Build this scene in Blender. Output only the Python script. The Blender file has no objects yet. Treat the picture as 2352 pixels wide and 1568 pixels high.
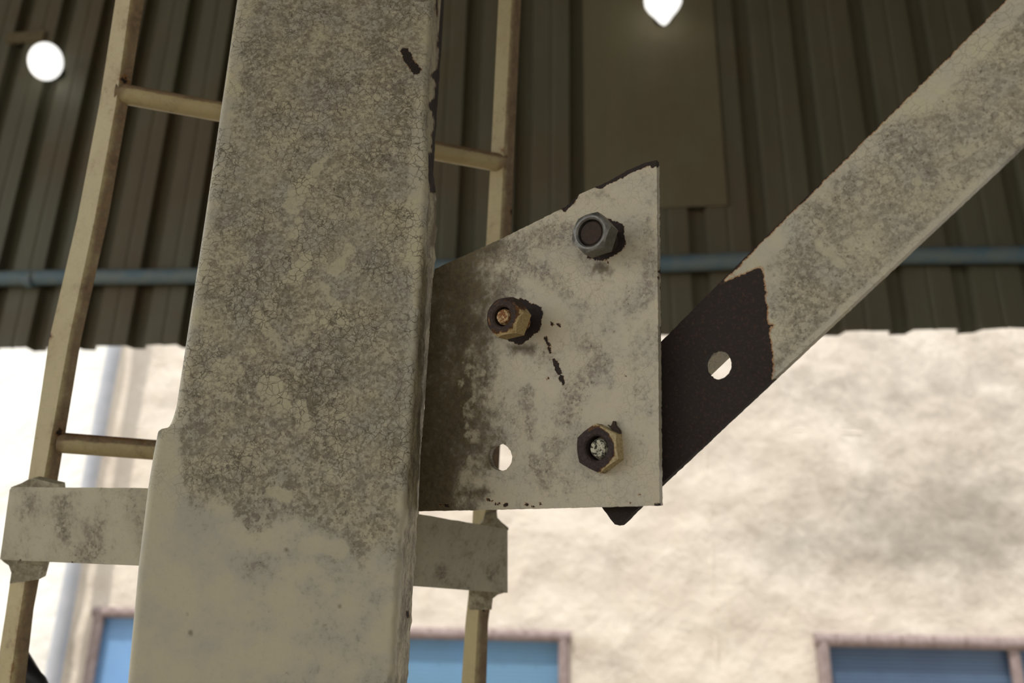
import bpy, bmesh, math, random
import numpy as np
from mathutils import Vector, Matrix
from mathutils.geometry import delaunay_2d_cdt

random.seed(4); rng = np.random.default_rng(4)
W, H, F = 2352.0, 1568.0, 1900.0
CAMZ = 1.7

# ------------------------------------------------------------------ camera
up_c = Vector((114.0, 5484.0, -F)).normalized()          # world Z seen from the camera
fwd = Vector((0, 0, -1))
yh = (fwd - up_c * fwd.dot(up_c)).normalized()           # world Y seen from the camera
xh = yh.cross(up_c)
R = Matrix((xh, yh, up_c))                               # camera -> world
CAM = Vector((0, 0, CAMZ))
sc = bpy.context.scene
cd = bpy.data.cameras.new('camera'); cam = bpy.data.objects.new('camera', cd)
sc.collection.objects.link(cam); sc.camera = cam
cam.matrix_world = Matrix.Translation(CAM) @ R.to_4x4()
cd.sensor_width = 36; cd.lens = F / W * 36; cd.clip_start = .02; cd.clip_end = 200
cd.dof.use_dof = True; cd.dof.focus_distance = .66; cd.dof.aperture_fstop = 5.2
cd.dof.aperture_blades = 7

# ------------------------------------------------------------------ world, sun, exposure
wd = bpy.data.worlds.new('sky'); sc.world = wd; wd.use_nodes = True
bg = wd.node_tree.nodes['Background']
bg.inputs['Color'].default_value = (.95, .97, 1.0, 1); bg.inputs['Strength'].default_value = 2.0
sl = bpy.data.lights.new('sun', 'SUN'); sun = bpy.data.objects.new('sun', sl)
sc.collection.objects.link(sun)
sl.energy = 3.3; sl.angle = math.radians(2); sl.color = (1, .945, .85)
sun.rotation_euler = Vector((.30, .42, -.95)).to_track_quat('-Z', 'Y').to_euler()
vs = sc.view_settings
vs.view_transform = 'Standard'; vs.look = 'None'; vs.gamma = 1; vs.exposure = -0.10
vs.use_curve_mapping = False
sc.cycles.max_bounces = 8; sc.cycles.diffuse_bounces = 5

# ------------------------------------------------------------------ pixel helpers
def ray(px, py):
    return (R @ Vector(((px - W/2)/F, (H/2 - py)/F, -1.0)))
def hit(px, py, P, N):
    d = ray(px, py); t = (P - CAM).dot(N) / d.dot(N); return CAM + d * t
def at(px, py, depth):
    return CAM + ray(px, py) * depth
RT = R.transposed(); RTn = np.array(RT)
def proj(v):
    c = RT @ (Vector(v) - CAM); return (W/2 + F*c.x/-c.z, H/2 - F*c.y/-c.z)
def projn(V):
    C = (np.asarray(V) - np.array(CAM)) @ RTn.T
    z = np.minimum(C[:, 2], -.02)
    return np.stack([W/2 + F*C[:, 0]/-z, H/2 - F*C[:, 1]/-z], 1)
# signed distances in reference units (positive inside)
def cap(P, x1, y1, x2, y2, r, r2=None):
    r2 = r if r2 is None else r2
    a = np.array([x1, y1.__float__()]); b = np.array([x2, float(y2)]); d = b - a
    t = np.clip(((P - a) @ d) / max(d @ d, 1e-6), 0, 1)
    return r + (r2 - r)*t - np.linalg.norm(P - (a + t[:, None]*d), axis=1)
def caps(P, L):
    out = np.full(len(P), -1e3)
    for c in L: out = np.maximum(out, cap(P, *c))
    return out
def pin(P, poly):
    poly = np.array(poly, float); ins = np.zeros(len(P), bool); d = np.full(len(P), 1e9)
    x, y = P[:, 0], P[:, 1]
    for i in range(len(poly)):
        a, b = poly[i-1], poly[i]
        cond = ((a[1] > y) != (b[1] > y))
        with np.errstate(divide='ignore', invalid='ignore'):
            xi = (b[0]-a[0])*(y-a[1])/(b[1]-a[1]+1e-12)+a[0]
        ins ^= cond & (x < xi)
        ab = b - a; t = np.clip(((P-a) @ ab)/max(ab @ ab, 1e-9), 0, 1)
        d = np.minimum(d, np.linalg.norm(P-(a+t[:, None]*ab), axis=1))
    return np.where(ins, d, -d)

# ------------------------------------------------------------------ object helpers
def empty(name, loc, label=None, cat=None, group=None, kind=None):
    o = bpy.data.objects.new(name, None); o.empty_display_size = .05
    sc.collection.objects.link(o); o.location = loc; tag(o, label, cat, group, kind); return o
def tag(o, label=None, cat=None, group=None, kind=None):
    if label: o['label'] = label
    if cat: o['category'] = cat
    if group: o['group'] = group
    if kind: o['kind'] = kind
    return o
def wloc(o):
    v = Vector((0, 0, 0))
    while o is not None: v += Vector(o.location); o = o.parent
    return v
def mk(name, V, Fc, mat, parent=None, smooth=False, attrs=None, origin=None, **kw):
    V = np.asarray(V, float)
    o0 = wloc(parent) if parent is not None else Vector(origin) if origin is not None else Vector((0, 0, 0))
    me = bpy.data.meshes.new(name)
    me.from_pydata((V - np.array(o0)).tolist(), [], [tuple(int(i) for i in f) for f in Fc]); me.update()
    bm = bmesh.new(); bm.from_mesh(me); bmesh.ops.recalc_face_normals(bm, faces=bm.faces); bm.to_mesh(me); bm.free()
    if smooth is True: me.polygons.foreach_set('use_smooth', [True]*len(me.polygons))
    elif smooth: me.shade_smooth() if False else me.polygons.foreach_set('use_smooth', [True]*len(me.polygons))
    if smooth and smooth is not True:
        me.set_sharp_from_angle(angle=math.radians(smooth))
    if attrs and 'dirt' in attrs:
        attrs.setdefault('crack', np.ones(len(V))); attrs.setdefault('spots', np.ones(len(V)))
    for k, v in (attrs or {}).items():
        a = me.attributes.new(k, 'FLOAT', 'POINT'); a.data.foreach_set('value', np.asarray(v, np.float32))
    me.materials.append(mat)
    o = bpy.data.objects.new(name, me); sc.collection.objects.link(o)
    if parent is not None: o.parent = parent
    else: o.location = o0
    tag(o, **kw); return o

def basis(axis):
    a = Vector(axis).normalized()
    t = Vector((0, 0, 1)) if abs(a.z) < .9 else Vector((1, 0, 0))
    u = a.cross(t).normalized(); return u, u.cross(a).normalized(), a   # u, up-ish, axis
def tube(pts, rad, n=20, capped=True):
    V, Fc = [], []
    pts = [Vector(p) for p in pts]
    for i, p in enumerate(pts):
        d = (pts[min(i+1, len(pts)-1)] - pts[max(i-1, 0)]); u, v, _ = basis(d)
        r = rad[i] if hasattr(rad, '__len__') else rad
        for k in range(n):
            a = 2*math.pi*k/n; V.append(p + (u*math.cos(a)+v*math.sin(a))*r)
    for i in range(len(pts)-1):
        for k in range(n):
            Fc.append((i*n+k, i*n+(k+1) % n, (i+1)*n+(k+1) % n, (i+1)*n+k))
    if capped: Fc.append(tuple(range(n))[::-1]); Fc.append(tuple((len(pts)-1)*n+k for k in range(n)))
    return V, Fc
def prism(poly, d):                 # closed 3D polygon swept by vector d
    n = len(poly); V = [Vector(p) for p in poly] + [Vector(p)+Vector(d) for p in poly]
    Fc = [tuple(range(n))[::-1], tuple(range(n, 2*n))] + [(i, (i+1) % n, n+(i+1) % n, n+i) for i in range(n)]
    return V, Fc
def box(c, ax, ay, az):             # half-axis vectors
    c, ax, ay, az = map(Vector, (c, ax, ay, az))
    V = [c+ax*i+ay*j+az*k for i in (-1, 1) for j in (-1, 1) for k in (-1, 1)]
    return V, [(0, 1, 3, 2), (4, 6, 7, 5), (0, 4, 5, 1), (2, 3, 7, 6), (0, 2, 6, 4), (1, 5, 7, 3)]
def join(*parts):
    V, Fc = [], []
    for v, f in parts:
        n = len(V); V += [Vector(q) for q in v]; Fc += [tuple(i+n for i in q) for q in f]
    return V, Fc

# plate cut from an outline (reference units) lying in plane P,N, with holes, swept back by vector T
def plate(outline, P, N, T, holes=(), step=7, jag=0.0, win=None, hole_step=14):
    def resample(poly, s):
        out = []
        for i in range(len(poly)):
            a = np.array(poly[i-1], float); b = np.array(poly[i], float)
            m = max(1, int(np.linalg.norm(b-a)/s))
            for k in range(m): out.append(a+(b-a)*k/m)
        return np.array(out)
    loops = [resample(outline, step)] + [np.array(h, float) for h in holes]
    if jag: loops[0] = loops[0] + rng.normal(0, jag, loops[0].shape)
    mn, mx = loops[0].min(0), loops[0].max(0)
    if win: mn = np.maximum(mn, win[0]); mx = np.minimum(mx, win[1])
    gx, gy = np.meshgrid(np.arange(mn[0], mx[0], step), np.arange(mn[1], mx[1], step))
    G = np.stack([gx.ravel(), gy.ravel()], 1) + rng.uniform(-.15, .15, (gx.size, 2))*step
    s = pin(G, loops[0]); keep = s > step*.6
    for h in loops[1:]: keep &= pin(G, h) < -step*.6
    G = G[keep]
    pts = np.concatenate(loops + [G]); edges = []; n = 0; rings = []
    for l in loops:
        m = len(l); edges += [(n+i, n+(i+1) % m) for i in range(m)]; rings.append((n, m)); n += m
    vo, eo, fo, *_ = delaunay_2d_cdt([Vector(p) for p in pts.tolist()], edges, [], 0, 1e-4)
    assert len(vo) == len(pts), (len(vo), len(pts))
    vo = np.array([tuple(v) for v in vo]); fo = np.array([f for f in fo])
    c = vo[fo].mean(1); ok = pin(c, loops[0]) > 0
    for h in loops[1:]: ok &= pin(c, h) < 0
    fo = fo[ok]
    V = [hit(x, y, P, N) for x, y in pts]; base = len(V)
    Fc = [tuple(f) for f in fo.tolist()]
    front = np.ones(len(V))
    B, bidx = [], {}
    for (s0, m) in rings:
        for i in range(m): bidx[s0+i] = base+len(B); B.append(V[s0+i]+T)
    for (s0, m) in rings:
        for i in range(m):
            a, b = s0+i, s0+(i+1) % m; Fc.append((a, b, bidx[b], bidx[a]))
    # back sheet: same triangulation of the loops only
    pl = np.concatenate(loops)
    vo2, _, fo2, *_ = delaunay_2d_cdt([Vector(p) for p in pl.tolist()], edges, [], 0, 1e-4)
    fo2 = np.array([f for f in fo2]); c = pl[fo2].mean(1); ok = pin(c, loops[0]) > 0
    for h in loops[1:]: ok &= pin(c, h) < 0
    Fc += [tuple(base+i for i in f) for f in fo2[ok].tolist()]
    pix = np.concatenate([pts, pl]); isfront = np.r_[np.ones(len(pts)), np.zeros(len(pl))]
    return V + B, Fc, pix, isfront

# ------------------------------------------------------------------ materials
class NT:
    def __init__(s, name):
        s.m = bpy.data.materials.new(name); s.m.use_nodes = True; s.t = s.m.node_tree
        s.b = s.t.nodes['Principled BSDF']; s.tc = s.n('ShaderNodeTexCoord')
        s.co = s.tc.outputs['Object']
    def n(s, typ, **kw):
        x = s.t.nodes.new(typ)
        for k, v in kw.items(): setattr(x, k, v)
        return x
    def lk(s, a, b):
        if isinstance(a, (int, float)): b.default_value = a
        elif isinstance(a, tuple): b.default_value = a if len(a) == 4 or len(b.default_value) == 3 else (*a, 1)
        else: s.t.links.new(a, b)
    def noise(s, scale, detail=4, rough=.55, vec=None, off=0.0, dist=0.0):
        x = s.n('ShaderNodeTexNoise'); s.lk(s.shift(vec or s.co, off), x.inputs['Vector'])
        x.inputs['Scale'].default_value = scale; x.inputs['Detail'].default_value = detail
        x.inputs['Roughness'].default_value = rough; x.inputs['Distortion'].default_value = dist; return x.outputs['Fac']
    def shift(s, vec, off):
        if not off: return vec
        m = s.n('ShaderNodeMapping'); s.lk(vec, m.inputs['Vector']); m.inputs['Location'].default_value = (off, off*.7, off*1.3); return m.outputs['Vector']
    def scale(s, vec, sx, sy, sz):
        m = s.n('ShaderNodeMapping'); s.lk(vec, m.inputs['Vector']); m.inputs['Scale'].default_value = (sx, sy, sz); return m.outputs['Vector']
    def warp(s, scale, amt, vec=None):
        x = s.n('ShaderNodeTexNoise'); s.lk(vec or s.co, x.inputs['Vector']); x.inputs['Scale'].default_value = scale; x.inputs['Detail'].default_value = 3
        a = s.n('ShaderNodeVectorMath', operation='MULTIPLY_ADD')
        s.lk(x.outputs['Color'], a.inputs[0]); a.inputs[1].default_value = (amt,)*3; s.lk(vec or s.co, a.inputs[2]); return a.outputs[0]
    def vor(s, scale, feature='DISTANCE_TO_EDGE', vec=None, out='Distance', rnd=1.0):
        x = s.n('ShaderNodeTexVoronoi', feature=feature); s.lk(vec or s.co, x.inputs['Vector'])
        x.inputs['Scale'].default_value = scale; x.inputs['Randomness'].default_value = rnd; return x.outputs[out]
    def ma(s, op, a, b=0.0, c=0.0, clamp=False):
        x = s.n('ShaderNodeMath', operation=op); x.use_clamp = clamp
        s.lk(a, x.inputs[0]); s.lk(b, x.inputs[1]); s.lk(c, x.inputs[2]); return x.outputs[0]
    def ramp(s, v, a, b, lo=0.0, hi=1.0, smooth=True):
        x = s.n('ShaderNodeMapRange'); x.interpolation_type = 'SMOOTHSTEP' if smooth else 'LINEAR'
        s.lk(v, x.inputs['Value']); s.lk(a, x.inputs['From Min']); s.lk(b, x.inputs['From Max'])
        x.inputs['To Min'].default_value = lo; x.inputs['To Max'].default_value = hi; return x.outputs['Result']
    def mix(s, f, a, b, blend='MIX'):
        x = s.n('ShaderNodeMix', data_type='RGBA', blend_type=blend)
        s.lk(f, x.inputs[0]); s.lk(a, x.inputs[6]); s.lk(b, x.inputs[7]); return x.outputs[2]
    def attr(s, name):
        x = s.n('ShaderNodeAttribute'); x.attribute_name = name; return x.outputs['Fac']
    def bump(s, h, strength, dist=.001, prev=None):
        x = s.n('ShaderNodeBump'); s.lk(h, x.inputs['Height']); x.inputs['Strength'].default_value = strength
        x.inputs['Distance'].default_value = dist
        if prev is not None: s.t.links.new(prev, x.inputs['Normal'])
        return x.outputs['Normal']
    def out(s, col, rough=.6, normal=None, metal=0.0, spec=.4):
        s.lk(col, s.b.inputs['Base Color']); s.lk(rough, s.b.inputs['Roughness']); s.lk(metal, s.b.inputs['Metallic'])
        s.b.inputs['Specular IOR Level'].default_value = spec
        if normal is not None: s.t.links.new(normal, s.b.inputs['Normal'])
        return s.m

CREAM = (.555, .50, .335); CREAM2 = (.46, .43, .34)
DIRT = (.178, .152, .099); RUSTD = (.028, .020, .017); RUSTO = (.24, .105, .025)

# weathered cream enamel: attributes dirt (-1..1), light, rust, brown (signed distances, 1 = 10 units inside)
def old_paint(name, base=CREAM, base2=CREAM2, dirt=DIRT, rust=RUSTD, rim=RUSTO, brown=(.11, .085, .045), crack=.55, k=1.0, dirt_amt=1.0, specks=.75, rimw=.3, rimlo=.15):
    s = NT(name)
    fine = s.noise(900*k, 3, .6); mid = s.noise(230*k, 5, .62, off=.3); big = s.noise(38*k, 4, .55, off=1.1)
    huge = s.noise(11*k, 3, .5, off=2.3)
    wv = s.warp(160*k, .006/k)
    cells = s.vor(330*k, 'F1', wv, 'Color')
    sep = s.n('ShaderNodeSeparateColor'); s.lk(cells, sep.inputs[0]); cell = sep.outputs[0]
    # clean paint, faint clouds
    col = s.mix(s.ramp(big, .35, .68), base, base2)
    col = s.mix(s.ramp(mid, .5, .85, 0, .18), col, dirt)
    # mildew / grime
    d = s.attr('dirt')
    dm = s.ramp(s.ma('ADD', d, s.ma('ADD', s.ma('MULTIPLY', s.ma('SUBTRACT', big, .5), 3.6), s.ma('MULTIPLY', s.ma('SUBTRACT', mid, .5), 3.2))), -.5, .8)
    mid2 = s.noise(430*k, 4, .7, off=.9)
    tex = s.ma('ADD', s.ma('MULTIPLY', mid, .45), s.ma('ADD', s.ma('MULTIPLY', cell, .22), s.ma('ADD', s.ma('MULTIPLY', fine, .30), s.ma('MULTIPLY', mid2, .55))))
    speck = s.ramp(s.ma('ADD', tex, s.ma('MULTIPLY', s.ma('SUBTRACT', s.noise(70*k, 4, .65, off=12), .5), .42)), .64, .90, 1.0, .08, False)
    amt = s.ma('MULTIPLY', s.ma('MULTIPLY', dm, speck), s.ramp(huge, .3, .7, .66*dirt_amt, .92*dirt_amt), clamp=True)
    dc = s.mix(s.ramp(s.noise(26*k, 2, .5, off=4), .4, .65), dirt, (dirt[0]*1.02, dirt[1]*.99, dirt[2]*1.10))
    col = s.mix(amt, col, dc)
    # dark pin pricks inside grime
    pk = s.ramp(s.noise(520*k, 2, .5, off=7), .60, .70)
    col = s.mix(s.ma('MULTIPLY', s.ma('MULTIPLY', pk, dm), .6), col, (.07, .06, .035))
    # pale round growth spots
    v2 = s.n('ShaderNodeTexVoronoi', feature='F1'); s.lk(s.warp(300*k, .003/k), v2.inputs['Vector']); v2.inputs['Scale'].default_value = 120*k
    sp2 = s.n('ShaderNodeSeparateColor'); s.lk(v2.outputs['Color'], sp2.inputs[0])
    sz = s.ramp(sp2.outputs[0], 0, 1, .12, .42, False)
    spot = s.ma('MULTIPLY', s.ramp(v2.outputs['Distance'], s.ma('SUBTRACT', sz, .08), sz, 1, 0), s.ramp(sp2.outputs[1], .5, .85, 0, 1))
    col = s.mix(s.ma('MULTIPLY', spot, s.ma('MULTIPLY', s.ma('MULTIPLY', dm, s.attr('spots')), specks)), col, (base[0]*.98, base[1]*.98, base[2]*.98))
    # brown tint: stains, and shade painted on the gusset
    br = s.attr('brown')
    bm_ = s.ramp(s.ma('ADD', br, s.ma('ADD', s.ma('MULTIPLY', s.ma('SUBTRACT', big, .5), 3.0), s.ma('MULTIPLY', s.ma('SUBTRACT', mid, .5), 2.0))), -.9, .9, 0, .9)
    col = s.mix(bm_, col, s.mix(s.ramp(mid, .35, .65), brown, (brown[0]*1.7, brown[1]*1.7, brown[2]*1.6)))
    # rubbed clean patches
    l = s.attr('light')
    lm = s.ramp(s.ma('ADD', l, s.ma('ADD', s.ma('MULTIPLY', s.ma('SUBTRACT', mid, .5), 2.2), s.ma('MULTIPLY', s.ma('SUBTRACT', s.noise(80*k, 3, .6, off=8), .5), 5.0))), -.2, .7, 0, .72)
    col = s.mix(lm, col, (base[0]*.99, base[1]*1.0, base[2]*.99))
    # crackle
    e = s.vor(150*k, vec=s.warp(90*k, .010/k)); e2 = s.vor(60*k, vec=s.warp(60*k, .02/k))
    ck = s.ma('MAXIMUM', s.ramp(e, .012, .045, 1, 0), s.ramp(e2, .004, .016, 1, 0))
    ck = s.ma('MULTIPLY', s.ma('MULTIPLY', ck, s.attr('crack')), s.ramp(s.noise(24*k, 2, .5, off=9), .38, .6, .15, 1))
    col = s.mix(s.ma('MULTIPLY', s.ma('MULTIPLY', ck, s.attr('crack')), crack), col, (.10, .085, .055))
    # bare rusted metal
    r = s.ma('ADD', s.attr('rust'), s.ma('ADD', s.ma('MULTIPLY', s.ma('SUBTRACT', s.noise(150*k, 5, .65, off=.3), .5), 1.9), s.ma('MULTIPLY', s.ma('SUBTRACT', s.noise(700*k, 2, .5, off=3), .5), .6)))
    rm = s.ramp(r, -.03, .05); ri = s.ramp(r, -rimw, -.03)
    col = s.mix(s.ma('MULTIPLY', ri, s.ramp(s.noise(90*k, 2, .6, off=5), .38, .62, rimlo, .9)), col, rim)
    rc = s.mix(s.ramp(s.noise(500*k, 4, .65, off=6), .5, .75), rust, (rust[0]*2.6, rust[1]*1.9, rust[2]*1.4))
    col = s.mix(rm, col, rc)
    h = s.ma('SUBTRACT', 1.0, rm); n1 = s.bump(h, .8, .0007)
    n2 = s.bump(s.ma('SUBTRACT', s.ma('ADD', mid, s.ma('MULTIPLY', big, .8)), s.ma('MULTIPLY', ck, .35)), .32, .0009, n1)
    rr = s.ma('ADD', s.ma('MULTIPLY', dm, .2), .5)
    rr = s.ma('ADD', rr, s.ma('MULTIPLY', rm, .3), clamp=True)
    return s.out(col, rr, n2, 0, .35)

def plain(name, c, c2=None, sc_=60, rough=.6, metal=0, bump=.2, bd=.001, spec=.4, lo=.35, hi=.65):
    s = NT(name); nz = s.noise(sc_, 5, .6)
    return s.out(s.mix(s.ramp(nz, lo, hi), c, c2 or tuple(x*.75 for x in c)), rough, s.bump(nz, bump, bd), metal, spec)

M_post = old_paint('old cream paint on post', crack=.8)
M_plate = old_paint('old cream paint on plate', brown=(.070, .052, .024), base=(.56, .50, .36), base2=(.50, .46, .36), dirt=(.20, .172, .13), crack=.22, specks=.3, rim=(.30, .15, .05), rimw=.18)
M_brace = old_paint('old cream paint on brace', base=(.52, .475, .33), dirt=(.19, .165, .115), crack=.35, rim=(.36, .15, .03), rimw=.5, rimlo=.7)
M_lad = old_paint('old cream paint on ladder', brown=(.15, .10, .062), base=(.50, .42, .225), base2=(.45, .365, .19), dirt=(.20, .16, .09), crack=.1, k=.6, rimw=.7)
M_clamp = old_paint('old cream paint on clamp', base=(.50, .46, .33), base2=(.44, .40, .29), dirt=(.15, .13, .09), crack=.1, k=.7)

# cladding: dull painted steel with streaks
def cladding_mat(name, a, b, c):
    s = NT(name); st = s.scale(s.co, 1, 1, .12)
    n1 = s.noise(9, 4, .6, st); n2 = s.noise(1.8, 4, .6, off=3); n3 = s.noise(40, 3, .6, st, off=1)
    col = s.mix(s.ramp(n1, .2, .8), a, b); col = s.mix(s.ramp(n2, .42, .66, 0, .7), col, c)
    col = s.mix(s.ramp(n3, .5, .9, 0, .15), col, (.03, .025, .02))
    return s.out(col, s.ramp(n2, .3, .7, .5, .75), s.bump(n3, .2, .002), 0, .3)
M_clad = cladding_mat('weathered grey green sheeting', (.137, .135, .092), (.110, .104, .070), (.132, .100, .062))
M_patch = cladding_mat('weathered olive flat sheet', (.180, .158, .098), (.152, .146, .092), (.155, .125, .076))
M_blue = plain('faded blue paint', (.105, .17, .21), (.16, .20, .205), 14, .55)
M_zinc = plain('dull zinc', (.205, .198, .175), (.14, .135, .12), 300, .45, .55, .15, .0003, .5)
M_darkstud = plain('dark rusty stud', (.035, .026, .021), (.060, .035, .024), 400, .85, 0, .5, .0004)
M_lamp_holder = plain('dark lamp holder', (.03, .027, .025), None, 60, .5)
M_strap = plain('pale timber batten', (.16, .125, .07), None, 40, .8)
M_ground = plain('sunlit earth', (.42, .36, .27), (.34, .29, .22), 2, .95)
M_blocker = plain('added light blocker', (.07, .065, .05), None, 3, .8)  # dark surface of the added walls and roof that hold back daylight
M_frame = plain('mauve brown window frame', (.36, .29, .28), (.27, .21, .20), 14, .85, spec=.1)
M_pipe = plain('pale grey drainpipe', (.44, .45, .49), (.38, .40, .44), 6, .45)
M_post_in = plain('dark cable sheath', (.02, .018, .02), None, 60, .5)

def nutpaint(name, amt, rustc, top):
    s = NT(name); n1 = s.noise(160, 4, .65); n2 = s.noise(600, 3, .6, off=2)
    p = s.ma('ADD', s.attr('paint'), s.ma('MULTIPLY', s.ma('SUBTRACT', n1, .5), 2.4))
    pm = s.ramp(p, -.05, .08); ri = s.ramp(p, -.45, -.05)
    col = s.mix(s.ramp(n2, .4, .7), rustc, tuple(x*1.9 for x in rustc))
    col = s.mix(s.ma('MULTIPLY', ri, .8), col, (.17, .075, .022))
    col = s.mix(pm, col, s.mix(s.ramp(n2, .4, .7), top, (top[0]*.72, top[1]*.60, top[2]*.42)))
    return s.out(col, .75, s.bump(s.ma('ADD', n1, s.ma('MULTIPLY', pm, .5)), .5, .0007), 0, .3)
M_nut2 = nutpaint('rusted nut with paint remains', 1, (.040, .026, .020), (.47, .37, .19))
M_nut3 = nutpaint('dark rusted nut with cream sides', 1, (.034, .024, .021), (.50, .42, .24))
def speckled(name, a, b, t0, t1):
    s = NT(name); n = s.noise(420, 4, .7); return s.out(s.mix(s.ramp(n, t0, t1), a, b), .8, s.bump(n, .6, .0006))
M_stud2 = speckled('orange rust on cream stud', (.52, .38, .20), (.20, .075, .018), .40, .56)
M_stud3 = speckled('dark specks on cream stud', (.56, .54, .40), (.035, .03, .02), .47, .55)

def glass(name, a, b):
    s = NT(name); w = s.n('ShaderNodeTexWave', wave_type='BANDS', bands_direction='Z'); s.lk(s.co, w.inputs['Vector'])
    w.inputs['Scale'].default_value = 9; w.inputs['Distortion'].default_value = .6
    col = s.mix(s.ramp(s.noise(1.6, 3, .5), .35, .65), a, b); col = s.mix(s.ramp(w.outputs['Fac'], .3, .9, 0, .12), col, (.5, .6, .7))
    return s.out(col, .35, s.bump(w.outputs['Fac'], .1, .004), 0, .25)
M_pane1 = glass('bright blue pane', (.16, .34, .66), (.19, .38, .68))
M_pane2 = glass('grey blue pane', (.13, .27, .42), (.14, .30, .54))
M_pane3 = glass('dark blue pane', (.065, .11, .19), (.055, .092, .17))

def plaster(name, a, b, stain_shade, amt=1.0):
    s = NT(name)
    n1 = s.noise(1.3, 5, .6); n2 = s.noise(5, 5, .62, off=3); n3 = s.noise(18, 5, .65, off=5, dist=.6)
    col = s.mix(s.ramp(n1, .3, .7), a, b); col = s.mix(s.ramp(n2, .48, .8, 0, .28), col, (b[0]*.92, b[1]*.85, b[2]*.78))
    st = s.ma('ADD', s.attr('stain_shade'), s.ma('ADD', s.ma('MULTIPLY', s.ma('SUBTRACT', n2, .5), 1.5), s.ma('MULTIPLY', s.ma('SUBTRACT', n3, .5), 1.0)))
    col = s.mix(s.ramp(st, -.65, 1.2, 0, .8*amt), col, stain_shade)
    v = s.vor(3.2, 'SMOOTH_F1', s.warp(3, .35))
    nb = s.bump(s.ma('ADD', s.ma('MULTIPLY', n3, .35), s.ma('ADD', n2, s.ma('MULTIPLY', v, .5))), .55, .05)
    return s.out(col, .9, nb, 0, .2)
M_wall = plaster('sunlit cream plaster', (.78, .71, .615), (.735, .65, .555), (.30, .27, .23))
M_white = plaster('plaster with painted glare', (.93, .91, .86), (.92, .90, .85), (.75, .70, .62))

# ================================================================== the setting
gs = 40
mk('ground', [(-gs, -gs, 0), (gs, -gs, 0), (gs, gs, 0), (-gs, gs, 0)], [(0, 1, 2, 3)], M_ground, kind='structure')
v, f = box((1.5, -6.05, 4.35), (8.5, 0, 0), (0, .05, 0), (0, 0, 1.3)); mk('added_wall_rear', v, f, M_blocker, kind='structure')  # unseen header wall, added to darken the upper cladding
v, f = box((5.6, -1.5, 2.8), (.05, 0, 0), (0, 4.0, 0), (0, 0, 2.8)); mk('added_wall_right', v, f, M_blocker, kind='structure')  # unseen side wall, added to keep light off the right
YC = 3.15                                            # cladding distance
a7 = math.radians(7)
U = Vector((math.cos(a7), -math.sin(a7), 0)); NC = Vector((-math.sin(a7), -math.cos(a7), 0)); PC = Vector((0, YC, 0))
TOP_Z = 5.6
v, f = box((1.5, -1.2, TOP_Z+.05), (8.5, 0, 0), (0, 4.8, 0), (0, 0, .05))
mk('added_ceiling', v, f, M_blocker, kind='structure')  # unseen roof, added to shade the foreground and cladding

# far wall with windows
YW = 8.2
PW = Vector((0, YW, 0)); NW = Vector((0, -1, 0))
def wpt(px, py): return hit(px, py, PW, NW)
wins = [  # x0, x1, y top outer, frame width, pane material, mullions
    (203, 560, 1396, 24, M_pane1, []),
    (640, 1308, 1440, 26, M_pane2, [ ]),
    (1874, 2620, 1457, 30, M_pane3, [2332]),
]
_a, _b = hit(247, 785, Vector((0, YW-.25, 0)), NW), hit(140, 1568, Vector((0, YW-.25, 0)), NW)
xs0 = (_a.x+_b.x)/2*(YW-.12)/(YW-.25)
X1 = 9.0; ZT = 7.0
holes = []
for (a, b, yt, fw, pm, mu) in wins:
    xa = wpt(a, 1500).x; xb = wpt(b, 1500).x; zt = wpt((a+min(b, 2352))/2, yt).z
    holes.append([xa, xb, .25, zt])
def wall_grid(x0, x1, z1, holes, step):
    xs = sorted(set([x0, x1] + [h[i] for h in holes for i in (0, 1)] + np.arange(x0, x1, step).round(4).tolist()))
    zs = sorted(set([0.0, z1] + [h[i] for h in holes for i in (2, 3)] + np.arange(0, z1, step).round(4).tolist()))
    xs = [x for i, x in enumerate(xs) if i == 0 or x-xs[i-1] > 1e-4]; zs = [z for i, z in enumerate(zs) if i == 0 or z-zs[i-1] > 1e-4]
    from mathutils import noise
    V = []; nx, nz = len(xs), len(zs)
    for z in zs:
        for x in xs:
            near = min([1.0]+[max(h[0]-x, x-h[1], h[2]-z, z-h[3])/.12 for h in holes]); near = max(0, min(1, near))
            d = (noise.noise((x*2.2, z*2.2, 3))*.035 + noise.noise((x*7, z*7, 5))*.012)*near
            V.append((x, YW+d, z))
    Fc = []
    for j in range(nz-1):
        for i in range(nx-1):
            cx, cz = (xs[i]+xs[i+1])/2, (zs[j]+zs[j+1])/2
            if any(h[0] < cx < h[1] and h[2] < cz < h[3] for h in holes): continue
            Fc.append((j*nx+i, j*nx+i+1, (j+1)*nx+i+1, (j+1)*nx+i))
    return np.array(V), Fc
V, Fc = wall_grid(xs0, X1, ZT, holes, .06)
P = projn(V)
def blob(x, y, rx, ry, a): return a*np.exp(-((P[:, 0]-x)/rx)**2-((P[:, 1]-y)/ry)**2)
stain_shade = -.55 + blob(2000, 1180, 170, 110, .75)+blob(2250, 1170, 160, 140, .8)+blob(1800, 1260, 110, 70, .7)+blob(2150, 1260, 200, 60, .6)+blob(2100, 900, 420, 90, .5)+blob(1600, 1000, 90, 60, .2)\
    +blob(1400, 1530, 70, 40, .7)+blob(1400, 1280, 60, 40, .4)+blob(1580, 1300, 70, 40, .35)+blob(1470, 1425, 90, 10, .5)+blob(1760, 1080, 130, 60, .3)+np.clip((P[:, 0]-1500)/1900, 0, .55)  # real stains as blobs; the rightward ramp paints the sunlight's falloff
stain_shade = np.maximum(stain_shade, caps(P, [(262, 800, 150, 1560, 12)])/20 - .1)  # strip beside the drainpipe paints its shadow on the wall
stain_shade = np.clip(stain_shade, -1.5, 1.2)
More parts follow.
